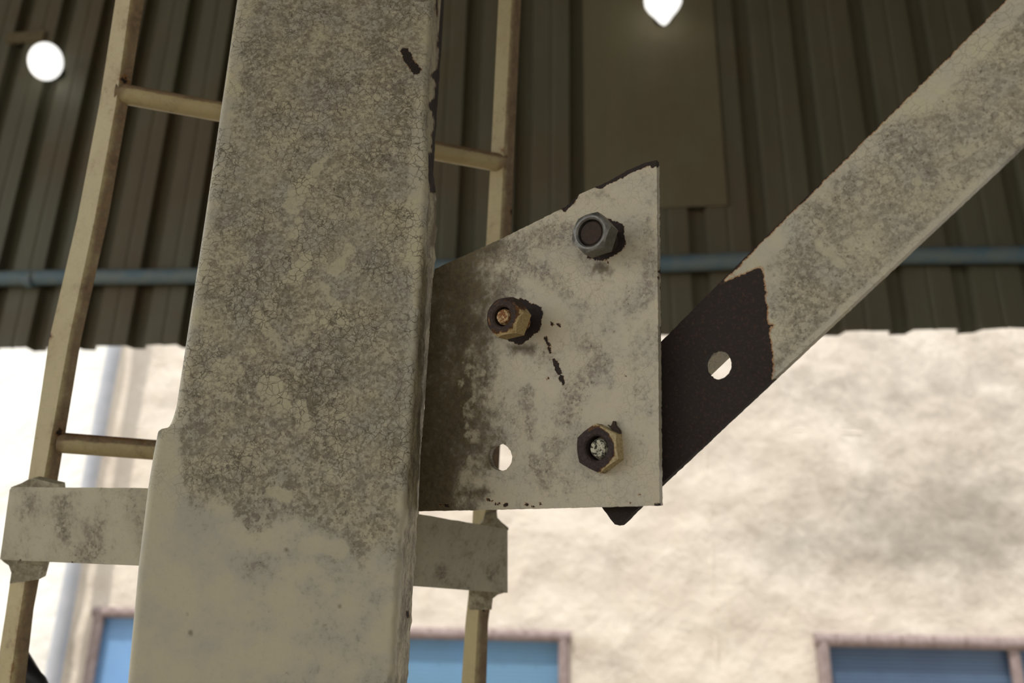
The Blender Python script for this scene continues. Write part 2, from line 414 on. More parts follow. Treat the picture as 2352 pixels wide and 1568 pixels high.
backwall = mk('wall_back', V, Fc, M_wall, smooth=True, attrs={'stain_shade': stain_shade}, kind='structure')
# vertical render seam and a shallow horizontal band standing slightly proud
zt = wpt(1632, 985).z; x_s = wpt(1632, 1250).x
v, f = tube([(x_s+.004*math.sin(i*1.7), YW+.012, .3+i*(zt-.3)/24) for i in range(25)], [.018+.006*math.sin(i*2.3) for i in range(25)], 8)
mk('plaster_ridge', v, f, M_wall, backwall, smooth=True, attrs={'stain_shade': [-1]*len(v)})
v, f = tube([(x_s-.9+i*.24, YW+.02, zt+.01*math.sin(i)) for i in range(30)], .016, 8)
mk('plaster_ridge', v, f, M_wall, backwall, smooth=True, attrs={'stain_shade': [-.6]*len(v)})
# wall left of the drainpipe, a step nearer, colour whitened to carry overexposed light
xl_ = -9.0
V, Fc = wall_grid(xl_, xs0, ZT, [], .12)
V[:, 1] -= .12
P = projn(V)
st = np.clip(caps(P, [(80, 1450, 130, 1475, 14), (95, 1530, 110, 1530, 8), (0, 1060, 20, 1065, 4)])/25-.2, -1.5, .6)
mk('wall_left', V, Fc, M_white, smooth=True, attrs={'stain_shade': st}, kind='structure')
# drainpipe at the corner
pa, pb = hit(247, 785, Vector((0, YW-.25, 0)), NW), hit(140, 1568, Vector((0, YW-.25, 0)), NW)
xm = (pa.x+pb.x)/2
dp = empty('drainpipe', (xm, YW-.25, 0), 'pale grey vertical drainpipe on the sunlit wall behind the ladder', 'pipe')
v, f = tube([(xm, YW-.25, 0), (xm, YW-.25, ZT-.2)], .07, 20); mk('pipe', v, f, M_pipe, dp, smooth=40)
for z in (.6, 2.45, 5.0):
    v, f = tube([(xm, YW-.25, z), (xm, YW-.25, z+.05)], .08, 20); c = mk('bracket', v, f, M_pipe, dp, smooth=40)
# windows
for i, ((a, b, yt, fw, pm, mu), (xa, xb, z0, z1)) in enumerate(zip(wins, holes)):
    w = empty('window_%d' % (i+1), ((xa+xb)/2, YW, z0), kind='structure')
    t = fw/2010*YW*.5
    fr = []
    for p, q in (((xa-.01, z1-t), (xb+.01, z1-t)), ((xa-.01, z0+t), (xb+.01, z0+t)), ((xa+t, z0+t), (xa+t, z1-t*1.3)), ((xb-t, z0+t), (xb-t, z1-t*1.3))):
        fr.append(tube([(p[0], YW-.01, p[1]), (q[0], YW-.01, q[1])], t, 12))
    fo = mk('window_frame', *join(*fr), M_frame, w, smooth=40)
    ties = []
    for k in range(int((xb-xa)/.30)):
        x = xa+.18+k*.30; ties.append(tube([(x, YW-.01-t, z1-t*.2), (x+.03, YW-.01-t*1.02, z1-t*1.6)], .008, 6))
    mk('frame_tie', *join(*ties), M_frame, fo, smooth=40)
    bars = [wpt(m, 1530).x for m in mu]
    edges_ = [xa]+bars+[xb]
    for m in bars:
        v, f = box((m, YW-.005, (z0+z1)/2), (t*.75, 0, 0), (0, .02, 0), (0, 0, (z1-z0)/2-t)); mk('mullion', v, f, M_frame, w)
    for p, q in zip(edges_[:-1], edges_[1:]):
        v, f = box(((p+q)/2, YW+.05, (z0+z1)/2), ((q-p)/2, 0, 0), (0, .004, 0), (0, 0, (z1-z0)/2)); mk('pane', v, f, pm, w)

# cladding in front: box-rib steel sheets standing upright, each sheet its own part
def s_of(px, py): return (hit(px, py, PC, NC)-PC).dot(U)
def fitx(k): return (351.86+94.18*k)/(1-.01069*k)
zb = hit(1176, 776, PC, NC).z                         # lower edge
ribs = [s_of(fitx(k), 0) for k in range(-6, 26)]
# hit at top row is along converging verticals, so s is the same all the way down
pitch = np.diff(ribs).mean()
clad = empty('wall_front', PC+U*0+Vector((0, 0, zb)), kind='structure')
def cpt(s_, dep, z): return PC + U*s_ - NC*dep + Vector((0, 0, z))
RD = .046
nper = 4
zs = [zb, zb+.3, zb+.9, zb+1.6, zb+2.2, TOP_Z]
for g in range(0, len(ribs)-1, nper):
    prof = []
    for r in ribs[g:g+nper+ (0 if g+nper < len(ribs) else 0)]:
        p = pitch
        prof += [(r-p*.17, 0), (r-p*.15, RD), (r+p*.10, RD), (r+p*.17, 0), (r+p*.46, 0), (r+p*.48, .003), (r+p*.52, .003), (r+p*.54, 0)]
    nxt = ribs[g+nper] if g+nper < len(ribs) else ribs[-1]+pitch
    prof.append((nxt-pitch*.17+.004, .0))
    j = (g//nper) % 2
    prof = [(a_, b_+.0015*j) for a_, b_ in prof]
    th = .0012; V, Fc = [], []; n = len(prof); seg = 1
    for z in zs:
        wob = 0
        for (a_, b_) in prof: V.append(cpt(a_, b_, z + (0 if z > zb else rng.uniform(-.003, .003))))
    m = len(V)
    for i in range(m): V.append(V[i] - NC*th)
    for q in range(len(zs)-1):
        for i in range(n-1):
            a_ = q*n+i
            Fc.append((a_, a_+1, a_+n+1, a_+n)); Fc.append((m+a_, m+a_+n, m+a_+n+1, m+a_+1))
    for i in range(n-1): Fc.append((i, m+i, m+i+1, i+1))
    for q in range(len(zs)-1):
        for i in (0, n-1): a_ = q*n+i; Fc.append((a_, a_+n, m+a_+n, m+a_))
    mk('panel', V, Fc, M_clad, clad)
# flat patch sheet over the ribs
c0, c1 = s_of(1342, 300), s_of(1658, 300); zp = hit(1500, 480, PC, NC).z
v, f = box(PC+U*((c0+c1)/2)+NC*.006+Vector((0, 0, (zp+TOP_Z)/2)), U*((c1-c0)/2), NC*.003, (0, 0, (TOP_Z-zp)/2))
mk('patch_sheet', v, f, M_patch, clad, label='flat olive sheet')

# blue pipe along the cladding
Ppipe = PC+NC*.045
L_, R_ = hit(-60, 644, Ppipe, NC), hit(2352, 583, Ppipe, NC)
L2 = L_+(L_-R_).normalized()*2.0; R2 = R_+(R_-L_).normalized()*1.2
pts = [L2+(R2-L2)*(i/30)+Vector((0, 0, .006*math.sin(i*.9))) for i in range(31)]
bp = empty('horizontal_pipe', L2, 'faded blue horizontal pipe fixed across the ribbed grey sheeting', 'pipe')
v, f = tube(pts, .034, 16); mk('pipe', v, f, M_blue, bp, smooth=40)
for t_ in (.3, .62, .9):
    c = L2+(R2-L2)*t_; d = (R2-L2).normalized()
    v, f = tube([c-d*.02, c+d*.02], .039, 16); mk('clamp', v, f, M_blue, bp, smooth=40)

# ================================================================== post
YP0, YP1 = .61, .70
yl = [(-800, 655), (0, 540), (480, 469), (930, 400), (955, 393), (968, 388), (976, 383), (980, 378), (984, 360), (990, 357), (1040, 347), (1120, 334), (1300, 312), (1568, 287), (2400, 215)]
yr = [(-800, 1064), (0, 1021), (150, 1011), (300, 1001), (400, 995), (440, 1001), (530, 1002), (620, 997), (800, 986), (1000, 972), (1170, 961), (1330, 950), (1568, 936), (2400, 890)]
ylx = [p[0] for p in yl]; ylv = [p[1] for p in yl]; yrx = [p[0] for p in yr]; yrv = [p[1] for p in yr]
NY = Vector((0, -1, 0)); Pf = Vector((0, YP0, 0)); Pb = Vector((0, YP1, 0))
def zrow(py): return hit(640, py, Pf, NY).z
zin = [zrow(py) for py in list(np.arange(-40, 1620, 4.2)) + [978, 981, 983, 986]]
zz = sorted(set([0.0, .4, .8, 1.2, 1.5] + zin + list(np.arange(max(zin)+.08, TOP_Z, .15)) + [TOP_Z]))
rowsL, rowsR = [], []
for z in zz:
    py = proj((-.1, YP0, z))[1] if z > 1.2 else 2400
    # refine: row height follows the roll of the camera
    pl = hit(np.interp(py, ylx, ylv), py, Pf, NY); py2 = proj((pl.x, YP0, z))[1]
    pl = hit(np.interp(py2, ylx, ylv), py2, Pf, NY)
    pyr = proj((-.07, YP1, z))[1] if z > 1.2 else 2400
    pr = hit(np.interp(pyr, yrx, yrv), pyr, Pb, NY)
    if z < 1.25: pl, pr = Vector((-.335, 0, 0)), Vector((-.086, 0, 0))
    rowsL.append(pl.x); rowsR.append(pr.x)
# below the frame the post goes straight down
zi = [i for i, z in enumerate(zz) if z >= min(zin)][0]
for i in range(zi): rowsL[i] = rowsL[zi]; rowsR[i] = rowsR[zi]
zo = [i for i, z in enumerate(zz) if z <= max(zin)][-1]
for i in range(zo+1, len(zz)): rowsL[i] = rowsL[zo]; rowsR[i] = rowsR[zo]
from mathutils import noise as MN
NF = 130; V = []
for z, xl, xr in zip(zz, rowsL, rowsR):
    ring = []
    rl, rr = .006, .0045
    ring += [(xl, YP1), (xl, YP0+.03)]
    for k in range(5): a = math.pi/2*k/4; ring.append((xl+rl-rl*math.cos(a), YP0+rl-rl*math.sin(a)))
    for k in range(1, NF): ring.append((xl+rl+(xr-rr-xl-rl)*k/NF, YP0))
    for k in range(5): a = math.pi/2*k/4; ring.append((xr-rr+rr*math.sin(a), YP0+rr-rr*math.cos(a)))
    for k in range(1, 13): ring.append((xr, YP0+rr+(YP1-YP0-rr)*k/12))
    for (x, y) in ring:
        if x > xr-rr*.9 and z > 1.4:            # lumpy sealant on the side face
            py = (proj((x, y, z))[1]); amp = .0016 if py > 430 else .0005
            x += amp*MN.noise((y*90, z*70, 1.0)) + amp*.7*MN.noise((y*220, z*160, 4.0))
        V.append((x, y, z))
nr = len(V)//len(zz); Fc = []
for j in range(len(zz)-1):
    for i in range(nr):
        Fc.append((j*nr+i, j*nr+(i+1) % nr, (j+1)*nr+(i+1) % nr, (j+1)*nr+i))
Fc.append(tuple(range(nr))); Fc.append(tuple((len(zz)-1)*nr+i for i in range(nr)))
V = np.array(V); P = projn(V); px, py = P[:, 0], P[:, 1]
XL = np.interp(py, ylx, ylv); XR = np.interp(py, yrx, yrv)
frontx = px
side = (V[:, 1] > YP0+.0046) & (px > (XL+XR)/2)
lowb = np.interp(px, [300, 410, 440, 530, 590, 640, 700, 740, 790, 830, 870, 930, 960], [1000, 1090, 1150, 1165, 1245, 1185, 1190, 1225, 1225, 1310, 1250, 1290, 1200])
dirt = np.minimum.reduce([(px-XL-np.interp(py, [0, 300, 600, 900, 1000, 1200], [38, 34, 26, 16, 55, 110]))/14, (XR-np.interp(py, [0, 420, 600, 1200], [26, 62, 60, 40])-px)/16, (lowb-py)/34, np.full(len(px), 1.1)])
dirt = np.clip(dirt, -1.3, 1.1)
dirt = np.where(py > 1200, np.maximum(dirt, -.62 + np.interp(px, [300, 520, 600, 900], [-.4, -.3, .1, .1])), dirt)
dirt = np.where(side, np.where(py < 420, .2, .35), dirt)
light = caps(P, [(748, 365, 672, 455, 10, 24), (690, 440, 668, 470, 22), (805, 568, 770, 625, 12, 16), (690, 515, 670, 540, 14), (738, 655, 748, 660, 18), (700, 600, 670, 640, 20), (620, 890, 650, 930, 34, 26), (500, 835, 540, 828, 14), (540, 828, 552, 848, 10), (455, 870, 480, 880, 10),
                 (778, 1020, 782, 1040, 13), (756, 1080, 758, 1095, 14), (690, 930, 700, 980, 16), (590, 720, 640, 790, 14), (760, 690, 790, 740, 12), (960, 500, 955, 700, 10), (725, 710, 715, 735, 10), (520, 905, 530, 915, 8), (630, 1130, 660, 1140, 16), (700, 1250, 780, 1260, 22)])/10
light = np.clip(light, -3, 1.5)
redge = np.interp(py, [-50, 40, 60, 100, 130, 150, 180, 230, 300, 340, 355, 362, 395, 420, 440, 445], [1018, 1017, 1014, 1009, 1008, 1001, 1000, 1000, 990, 988, 989, 1005, 992, 988, 989, 1010])
q_ = np.clip(np.sin(py*.083)+.7*np.sin(py*.031+1)+.5*np.sin(py*.19), -.3, 1.6)
redge = np.where(py < 352, XR-8-8*q_, redge)
rust = np.maximum((px-redge)/10, caps(P, [(930, 118, 938, 138, 11, 9), (943, 145, 956, 160, 8, 9), (991, 425, 992, 436, 5)])/10)
rust = np.where(side & (py < 420) & (py >= 352), 1.0, rust)
rust = np.where((py > 450) & ~side, caps(P, [(935, 1405, 937, 1415, 4)])/10, rust)
rust = np.where((py > 450) & side, caps(P, [(935, 1405, 937, 1415, 4)])/10, rust)
rust = np.clip(rust, -2, 1)
brown = np.where(side & (py > 420), -.5, -2.0)
brown = np.maximum(brown, np.clip(caps(P, [(366, 990, 360, 1000, 6), (437, 1450, 437, 1452, 4), (430, 1408, 431, 1410, 3), (1003, 470, 995, 560, 7), (625, 812, 632, 820, 5), (657, 1260, 658, 1262, 3), (1030*0+780, 1392, 781, 1393, 3)])/6, -2, 1.3))
crack = np.clip((1230-py)/150, 0, 1)*np.interp(px, [XL.min(), 330, 420], [.6, .6, 1])
spots = np.interp(py, [0, 350, 600, 900, 1250], [.25, .35, 1.3, 1.6, 1.6])
post = empty('steel_post', (-.2, .65, 0), 'thick weathered cream steel post with crackled paint in front of the ladder', 'post')
mk('shaft', V, Fc, M_post, post, smooth=35, attrs={'dirt': dirt, 'light': light, 'rust': rust, 'brown': brown, 'crack': crack, 'spots': spots})
v, f = box((-.21, .65, .006), (.2, 0, 0), (0, .12, 0), (0, 0, .006)); mk('base_plate', v, f, M_post, post)

# ================================================================== gusset plate
vpx, vpy = 2330, 1100
BACK = (R @ Vector((vpx-W/2, H/2-vpy, -F))).normalized()       # bolt axis, away from the viewer
NG = -BACK
PG = at(1400, 760, .615)
def ell(cx, cy, rx, ry, n=44, jag=.6, rot=0):
    out = []
    for k in range(n):
        a = 2*math.pi*k/n; j = 1+rng.normal(0, jag)/rx
        x, y = rx*j*math.cos(a), ry*j*math.sin(a)
        out.append((cx+x*math.cos(rot)-y*math.sin(rot), cy+x*math.sin(rot)+y*math.cos(rot)))
    return out
gl = 1
outline = [(1508, 368), (1515, 1161), (1240, 1168), (962-gl, 1174), (962-gl, 1100), (975-gl, 950), (985-gl, 800), (995-gl, 640), (1000-gl, 617), (1150, 549), (1260, 494), (1300, 474), (1331, 446), (1400, 415), (1440, 392), (1480, 374)]
foot1 = [(1388, 500), (1412, 507), (1432, 515), (1438, 552), (1433, 570), (1408, 588), (1382, 601), (1350, 590), (1345, 530)]
foot2 = [(1195, 684), (1215, 692), (1243, 707), (1246, 730), (1240, 756), (1216, 776), (1196, 792), (1165, 782), (1150, 720)]
V, Fc, pix, fr = plate(outline, PG, NG, BACK*.006, [ell(1149, 1050, 27, 31, jag=.35, rot=-.1)], step=4.6, jag=.35)
px, py = pix[:, 0], pix[:, 1]
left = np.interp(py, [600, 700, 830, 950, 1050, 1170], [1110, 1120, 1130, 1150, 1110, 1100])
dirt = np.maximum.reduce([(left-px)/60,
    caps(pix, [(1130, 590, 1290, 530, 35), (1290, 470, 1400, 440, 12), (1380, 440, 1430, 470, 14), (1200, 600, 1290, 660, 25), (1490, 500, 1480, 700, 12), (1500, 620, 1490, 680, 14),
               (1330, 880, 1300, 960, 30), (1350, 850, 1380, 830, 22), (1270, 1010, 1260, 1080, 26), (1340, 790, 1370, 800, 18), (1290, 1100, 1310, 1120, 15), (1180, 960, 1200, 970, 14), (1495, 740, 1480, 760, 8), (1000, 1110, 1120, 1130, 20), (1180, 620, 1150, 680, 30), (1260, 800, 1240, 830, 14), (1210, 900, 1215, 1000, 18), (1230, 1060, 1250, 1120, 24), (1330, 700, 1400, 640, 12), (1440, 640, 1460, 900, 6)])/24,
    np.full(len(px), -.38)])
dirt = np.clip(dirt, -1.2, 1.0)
light = np.clip(caps(pix, [(1100, 830, 1102, 850, 10), (1080, 850, 1072, 880, 14), (1080, 890, 1076, 960, 12), (1082, 980, 1088, 1080, 13), (1072, 1085, 1070, 1105, 9), (1135, 910, 1134, 970, 6), (1230, 590, 1260, 600, 18), (1285, 480, 1310, 490, 12), (1240, 640, 1250, 660, 20)])/10, -3, .12)
topline = np.interp(px, [962, 1150, 1260, 1300, 1331, 1400, 1440, 1480, 1508], [634, 549, 494, 474, 446, 415, 392, 374, 368])
rw = np.interp(px, [962, 1270, 1288, 1296, 1306, 1325, 1333, 1360, 1372, 1380, 1400, 1440, 1490, 1508], [-8, -6, 0, 12, 11, 5, -2, -4, 7, 9, 8, 11, 10, 14])
rust = np.maximum.reduce([(rw-(py-topline))/10, pin(pix, foot1)/10, pin(pix, foot2)/10,
    caps(pix, [(1252, 776, 1258, 786, 3), (1259, 790, 1262, 800, 4.5), (1264, 806, 1265, 812, 2.5), (1272, 826, 1279, 842, 4.5), (1281, 846, 1286, 856, 5), (1290, 868, 1293, 878, 5.5), (1266, 743, 1269, 746, 3), (1281, 744, 1285, 748, 3), (1468, 1136, 1470, 1138, 3.5),
               (1394, 600, 1396, 604, 1),
               (1118, 1146, 1132, 1151, 2), (1140, 1158, 1150, 1156, 2.2), (1160, 1160, 1164, 1157, 2), (1207, 1157, 1214, 1160, 2.5), (1222, 1163, 1228, 1164, 2), (1238, 1156, 1252, 1160, 2), (1010, 1158, 1030, 1161, 2.5), (1446, 1150, 1448, 1154, 2.5), (1488, 1150, 1490, 1153, 2), (1434, 861, 1437, 865, 2), (1256, 867, 1259, 868, 2), (1505, 1158, 1516, 1160, 3)])/10])
rust = np.where(fr < .5, .0, rust)
rust = np.maximum(rust, caps(pix, [(1449, 1152, 1450, 1154, 1), (1512, 622, 1513, 640, 1.5), (1375, 1162, 1385, 1164, 1)])/10)
rust = np.clip(rust, -2, 1)
brown = np.maximum.reduce([(np.interp(py, [600, 700, 830, 950, 1050, 1170], [1150, 1135, 1115, 1115, 1085, 1075])-px)/60,  # browner towards the post: grime plus painted occlusion shade
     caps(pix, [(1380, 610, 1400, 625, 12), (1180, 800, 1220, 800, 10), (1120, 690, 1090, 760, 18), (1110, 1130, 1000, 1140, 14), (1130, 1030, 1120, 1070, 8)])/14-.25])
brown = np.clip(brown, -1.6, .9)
zza, xra = np.array(zz), np.array(rowsR)
for q in V:
    lim = float(np.interp(q.z, zza, xra))+.0009
    if q.x < lim: q.x = lim
gusset = empty('gusset_plate', hit(1015, 1100, PG, NG), 'upright cream gusset plate with a slanted top bolted beside the post', 'metal plate')
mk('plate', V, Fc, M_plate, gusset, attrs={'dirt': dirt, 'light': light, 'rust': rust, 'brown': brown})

# ================================================================== bolts and nuts
gu = (Vector((0, 0, 1)) - BACK*BACK.z).normalized(); gr = gu.cross(-BACK).normalized()   # in-plane up / right
def hexr(a, ap): # radius at angle for apothem ap
    m = (a % (math.pi/3)) - math.pi/6; return ap/math.cos(m)
def nut_mesh(c, ap, h, hole, rot, wr=.92, cham=.0022, rec=.005, dome=0):
    n = 96; V, ang = [], []
    def ring(rf, z):
        for k in range(n):
            a = 2*math.pi*k/n; r = rf(a); V.append(c + (gr*math.cos(a+rot)+gu*math.sin(a+rot))*r - BACK*z)
    ring(lambda a: hexr(a, ap), 0)
    rmax = ap/math.cos(math.pi/6)
    def zc(a):
        r = hexr(a, ap); return h - cham*.25 - cham*(r-ap)/(rmax-ap)
    for k in range(n):
        a = 2*math.pi*k/n; r = hexr(a, ap); V.append(c+(gr*math.cos(a+rot)+gu*math.sin(a+rot))*r - BACK*zc(a))
    ring(lambda a: ap*wr, h); ring(lambda a: hole+.0012, h); ring(lambda a: hole, h-.001); ring(lambda a: hole, h-rec); ring(lambda a: hole, 0)
    Fc = []
    for j in range(6):
        for k in range(n): Fc.append((j*n+k, j*n+(k+1) % n, (j+1)*n+(k+1) % n, (j+1)*n+k))
    for k in range(n): Fc.append((6*n+k, 6*n+(k+1) % n, (k+1) % n, k))
    part = np.repeat(np.arange(7), n); return V, Fc, part, np.tile(2*np.pi*np.arange(n)/n+rot, 7)
def stud_mesh(c, r, z0, z1, thread=True):
    pts, rad = [], []
    m = max(4, int((z1-z0)/.00125))
    for i in range(m+1):
        z = z0+(z1-.0015-z0)*i/m; pts.append(c-BACK*z); rad.append(r-(.0007 if (i % 2 and thread) else 0))
    pts.append(c-BACK*z1); rad.append(r-.0012)
    return tube(pts, rad, 28)
D0 = (PG-CAM).length
def bolt(cx, cy, ap, gap, h, hole, rot, mnut, mstud, studtop, label, paintf=None, wr=.92, rec=.004, studr=None, cham=.0022):
    c = hit(cx, cy, PG, NG)
    e = empty('bolt', c, label, 'bolt', 'bolts in the gusset plate')
    cn = c - BACK*gap
    V, Fc, part, ang = nut_mesh(cn, ap, h, hole, rot, wr, cham)
    at_ = {}
    if paintf is not None:
        P = projn(np.array([tuple(x) for x in V])); at_ = {'paint': paintf(P, part, ang)}
    mk('nut', V, Fc, mnut, e, smooth=28, attrs=at_)
    sr = studr or hole-.0006
    mk('shank', *stud_mesh(c, sr if gap else sr, .0002, studtop), mstud, e, smooth=40)
    return e
bolt(1394, 556, .0140, .0150, .0150, .0100, .10, M_zinc, M_darkstud, .0150+.0128, 'bolt with a clean zinc grey hex nut near the slanted top of the plate', wr=.90)
def p2(P, part, ang):
    side_ = np.where(part <= 1, 1.0, -.6)
    a = np.cos(ang-math.radians(-62))
    v_ = np.where(part <= 1, a*1.3-.30, -1.3)
    return np.where(part == 1, v_-.1, np.where(part == 2, -.35, v_))
bolt(1203, 742, .0142, .0165, .0165, .0075, .05, M_nut2, M_stud2, .0165+.0158, 'bolt with a rusty brown hex nut close to the post', p2, wr=.84, studr=.0062, cham=.0040)
def p3(P, part, ang):
    a = np.cos(ang-math.radians(0))
    return np.where(part <= 1, a*1.6+.0, np.where(part == 2, -.5, -1.5))
bolt(1386, 1030, .0155, .0000, .0125, .0088, .52, M_nut3, M_stud3, .0098, 'bolt with a dark rusty nut and speckled stud in the bottom corner of the plate', p3, wr=.88, studr=.0070)
b3 = [o for o in sc.objects if o.name.startswith('bolt')][-1]
v, f = prism([hit(x, y, PG+NG*.004, NG) for x, y in [(1395, 975), (1401, 980), (1405, 974), (1408, 966), (1412, 967), (1413, 976), (1419, 983), (1423, 988), (1424, 996), (1410, 992)]], BACK*.003)
mk('paint_flake', v, f, M_darkstud, b3)
# ================================================================== brace
PB = PG + BACK*.020
def up(x): return 785-(x-1518)*.9915
def lo(x): return 1112-(x-1518)*.9376
tip = (1418, 1206)
outl = [(2700, up(2700)), (2700, lo(2700)), (2352, lo(2352)), (1780, lo(1780)), (1518, lo(1518)), (1436, 1196), (1424, 1207), (1412, 1204), (1383, 1166), (1270, 1030), (1518, 785), (1700, up(1700)-3), (2000, up(2000))]
V, Fc, pix, fr = plate(outl, PB, NG, BACK*.008, [ell(1649, 837, 31, 33.5, 50, .5)], step=7, jag=.3)
px, py = pix[:, 0], pix[:, 1]
bare = [(1200, 1100), (1518, 782), (1600, 702), (1645, 658), (1700, 632), (1750, 613), (1757, 660), (1764, 745), (1772, 800), (1775, 862), (1776, 900), (1400, 1300)]
uu = (py-up(px)); ll = (lo(px)-py)
rust = np.maximum.reduce([pin(pix, bare)/10, (2.0-uu)/10, caps(pix, [(1702, 604, 1690, 612, 3), (1768, 746, 1776, 748, 2)])/10])
rust = np.where(fr < .5, np.where(px < 1776, 1.0, np.where(uu < 30, .3, -1.0)), rust)
rust = np.clip(rust, -2, 1)
dirt = 1.25*np.minimum.reduce([(uu-np.interp(px, [1700, 1900, 2352], [60, 75, 70]))/22, (ll-18)/12, (px+py*.0-1790)/60+.1, np.full(len(px), .75)])
dirt = np.maximum(dirt, np.clip(caps(pix, [(1900, 500, 2150, 330, 60), (2100, 330, 2340, 260, 80)])/40, -1, .95))
dirt = np.clip(dirt, -.75, 1.0)
light = np.clip(caps(pix, [(2105, 420, 2110, 470, 16), (2200, 340, 2230, 350, 14), (1880, 560, 1930, 600, 14)])/10, -3, 1)
brace = empty('diagonal_brace', hit(1650, 980, PB, NG), 'diagonal cream angle brace with a bare dark rusty lower end and one hole', 'brace')
A_ = {'dirt': dirt, 'light': light, 'rust': rust, 'brown': np.full(len(px), -2.0)}
mk('face_plate', V, Fc, M_brace, brace, attrs=A_)
# rear flange along the upper edge
f0, f1 = hit(1290, 1012, PB, NG), hit(2700, up(2700)+2, PB, NG)
inw = (hit(1700, 900, PB, NG)-hit(1700, 620, PB, NG)); ax_ = (f1-f0).normalized(); inw = (inw-ax_*inw.dot(ax_)).normalized()
flw = .020
while flw < .25:
    pa_, pb_ = proj(f0+BACK*flw), proj(f1+BACK*flw)
    if pa_[1]+(pb_[1]-pa_[1])*(1648-pa_[0])/(pb_[0]-pa_[0]) > 823: break
    flw += .002

v, f = prism([f0+BACK*.0081, f1+BACK*.0081, f1+BACK*flw, f0+BACK*flw], inw*.007)
mk('rear_flange', v, f, M_brace, brace, attrs={'dirt': [-.3]*8, 'light': [-3]*8, 'rust': [-2]*8, 'brown': [-2]*8})

# ================================================================== ladder behind the post
ladder = empty('fixed_ladder', (-.4, .95, 0), 'leaning cream steel ladder with round rungs behind the thick post', 'ladder')
def railprof(tab, d0, dm, back=.026):
    # tab: (py, left, mid, right); two slanted faces meeting at mid ridge
    rows = []
    for (y, l, m, r) in tab:
        a, b, c = at(l, y, d0(y)+.012), at(m, y, d0(y)), at(r, y, d0(y)+.014)
        bk = at((l+r)/2, y, d0(y)+back+.006); rows.append([a, b, c, bk])
    # extend down to the ground and up
    def ext(r0, r1, z):
        return [p+(p-q)*((z-p.z)/(p.z-q.z)) for p, q in zip(r0, r1)]
    rows = [ext(rows[0], rows[-1], 3.6)] + rows + [ext(rows[-1], rows[0], .0)]
    V = []; Fc = []
    sub = []
    for i in range(len(rows)-1):
        n = 40 if 0 < i < len(rows)-2 else 3
        for k in range(n): sub.append([p+(q-p)*(k/n) for p, q in zip(rows[i], rows[i+1])])
    sub.append(rows[-1])
    W_ = 4
    for r in sub:
        a, b, c, bk = r
        V += [a, a+(b-a)*.5, b, b+(c-b)*.5, c, c+(bk-c)*.5, bk, bk+(a-bk)*.5]
    n = 8
    for j in range(len(sub)-1):
        for i in range(n): Fc.append((j*n+i, j*n+(i+1) % n, (j+1)*n+(i+1) % n, (j+1)*n+i))
    Fc += [tuple(range(n)), tuple((len(sub)-1)*n+i for i in range(n))]
    return V, Fc
def lattr(V, rustcaps, n=8):
    V = np.array([tuple(v) for v in V]); P = projn(V); k = np.arange(len(V)) % n
    rust = np.clip(caps(P, rustcaps)/10, -1.5, 1)
    brown = np.where((k == 3) | (k == 4), .7, np.where(k == 2, -.5, np.where(k == 5, .3, -2.0)))
    dirt = np.where((k >= 3), .5, -.6)
    return {'dirt': dirt, 'light': np.full(len(V), -3.0), 'rust': rust, 'brown': brown}
dl = lambda y: .86 - (y-784)*.00001; dr = lambda y: .975
tabL = [(0, 265, 299, 331), (240, 228, 266, 294), (500, 178, 218, 249), (780, 113, 158, 186), (1100, 65, 100, 133), (1330, 24, 58, 90), (1400, 14, 47, 77), (1568, -12, 22, 58)]
tabR = [(0, 1145, 1175, 1197), (330, 1129, 1158, 1182), (550, 1117, 1148, 1173), (800, 1103, 1134, 1160), (1180, 1086, 1115, 1141), (1365, 1076, 1103, 1130), (1430, 1069, 1097, 1121), (1568, 1060, 1090, 1117)]
V, Fc = railprof(tabL, dl, 0); mk('side_rail', V, Fc, M_lad, ladder, smooth=30, attrs=lattr(V, [(282, 178, 290, 190, 5), (140, 985, 134, 1000, 5), (112, 770, 120, 780, 3), (50, 1330, 30, 1480, 1.5), (25, 1500, 20, 1568, 1.5)]))
V, Fc = railprof(tabR, dr, 0); mk('side_rail', V, Fc, M_lad, ladder, smooth=30, attrs=lattr(V, [(1190, 150, 1192, 155, 1), (1110, 1395, 1115, 1405, 3), (1136, 1180, 1140, 1190, 5), (1172, 480, 1174, 490, 3), (1150, 340, 1154, 346, 2)]))
def rung(p, q, r=.0108, parent=None):
    pts = [p+(q-p)*(i/24) for i in range(25)]
    v, f = tube(pts, r, 24)
    vv = np.array([tuple(x) for x in v]); P = projn(vv); z = vv[:, 2]
    base = np.repeat([t.z for t in pts], 24); top = (z-base)/r
    ends = np.minimum(np.abs(P[:, 0]-P[:24, 0].mean()), np.abs(P[:, 0]-P[-24:, 0].mean()))
    mk('rung', v, f, M_lad, ladder, smooth=60, attrs={'dirt': np.where(top > .2, .5, -.6), 'light': np.full(len(v), -3.), 'rust': np.clip((top-.93)*1.6, -1.2, .6), 'brown': np.clip(np.where(top > .25, .55, -1.6)+np.clip(2.4-(ends/16), 0, 2.6), -2, 1.2)})
rung(at(268, 213, .875), at(1160, 376, .985))
rung(at(135, 1016, .872), at(1120, 1092, .985))

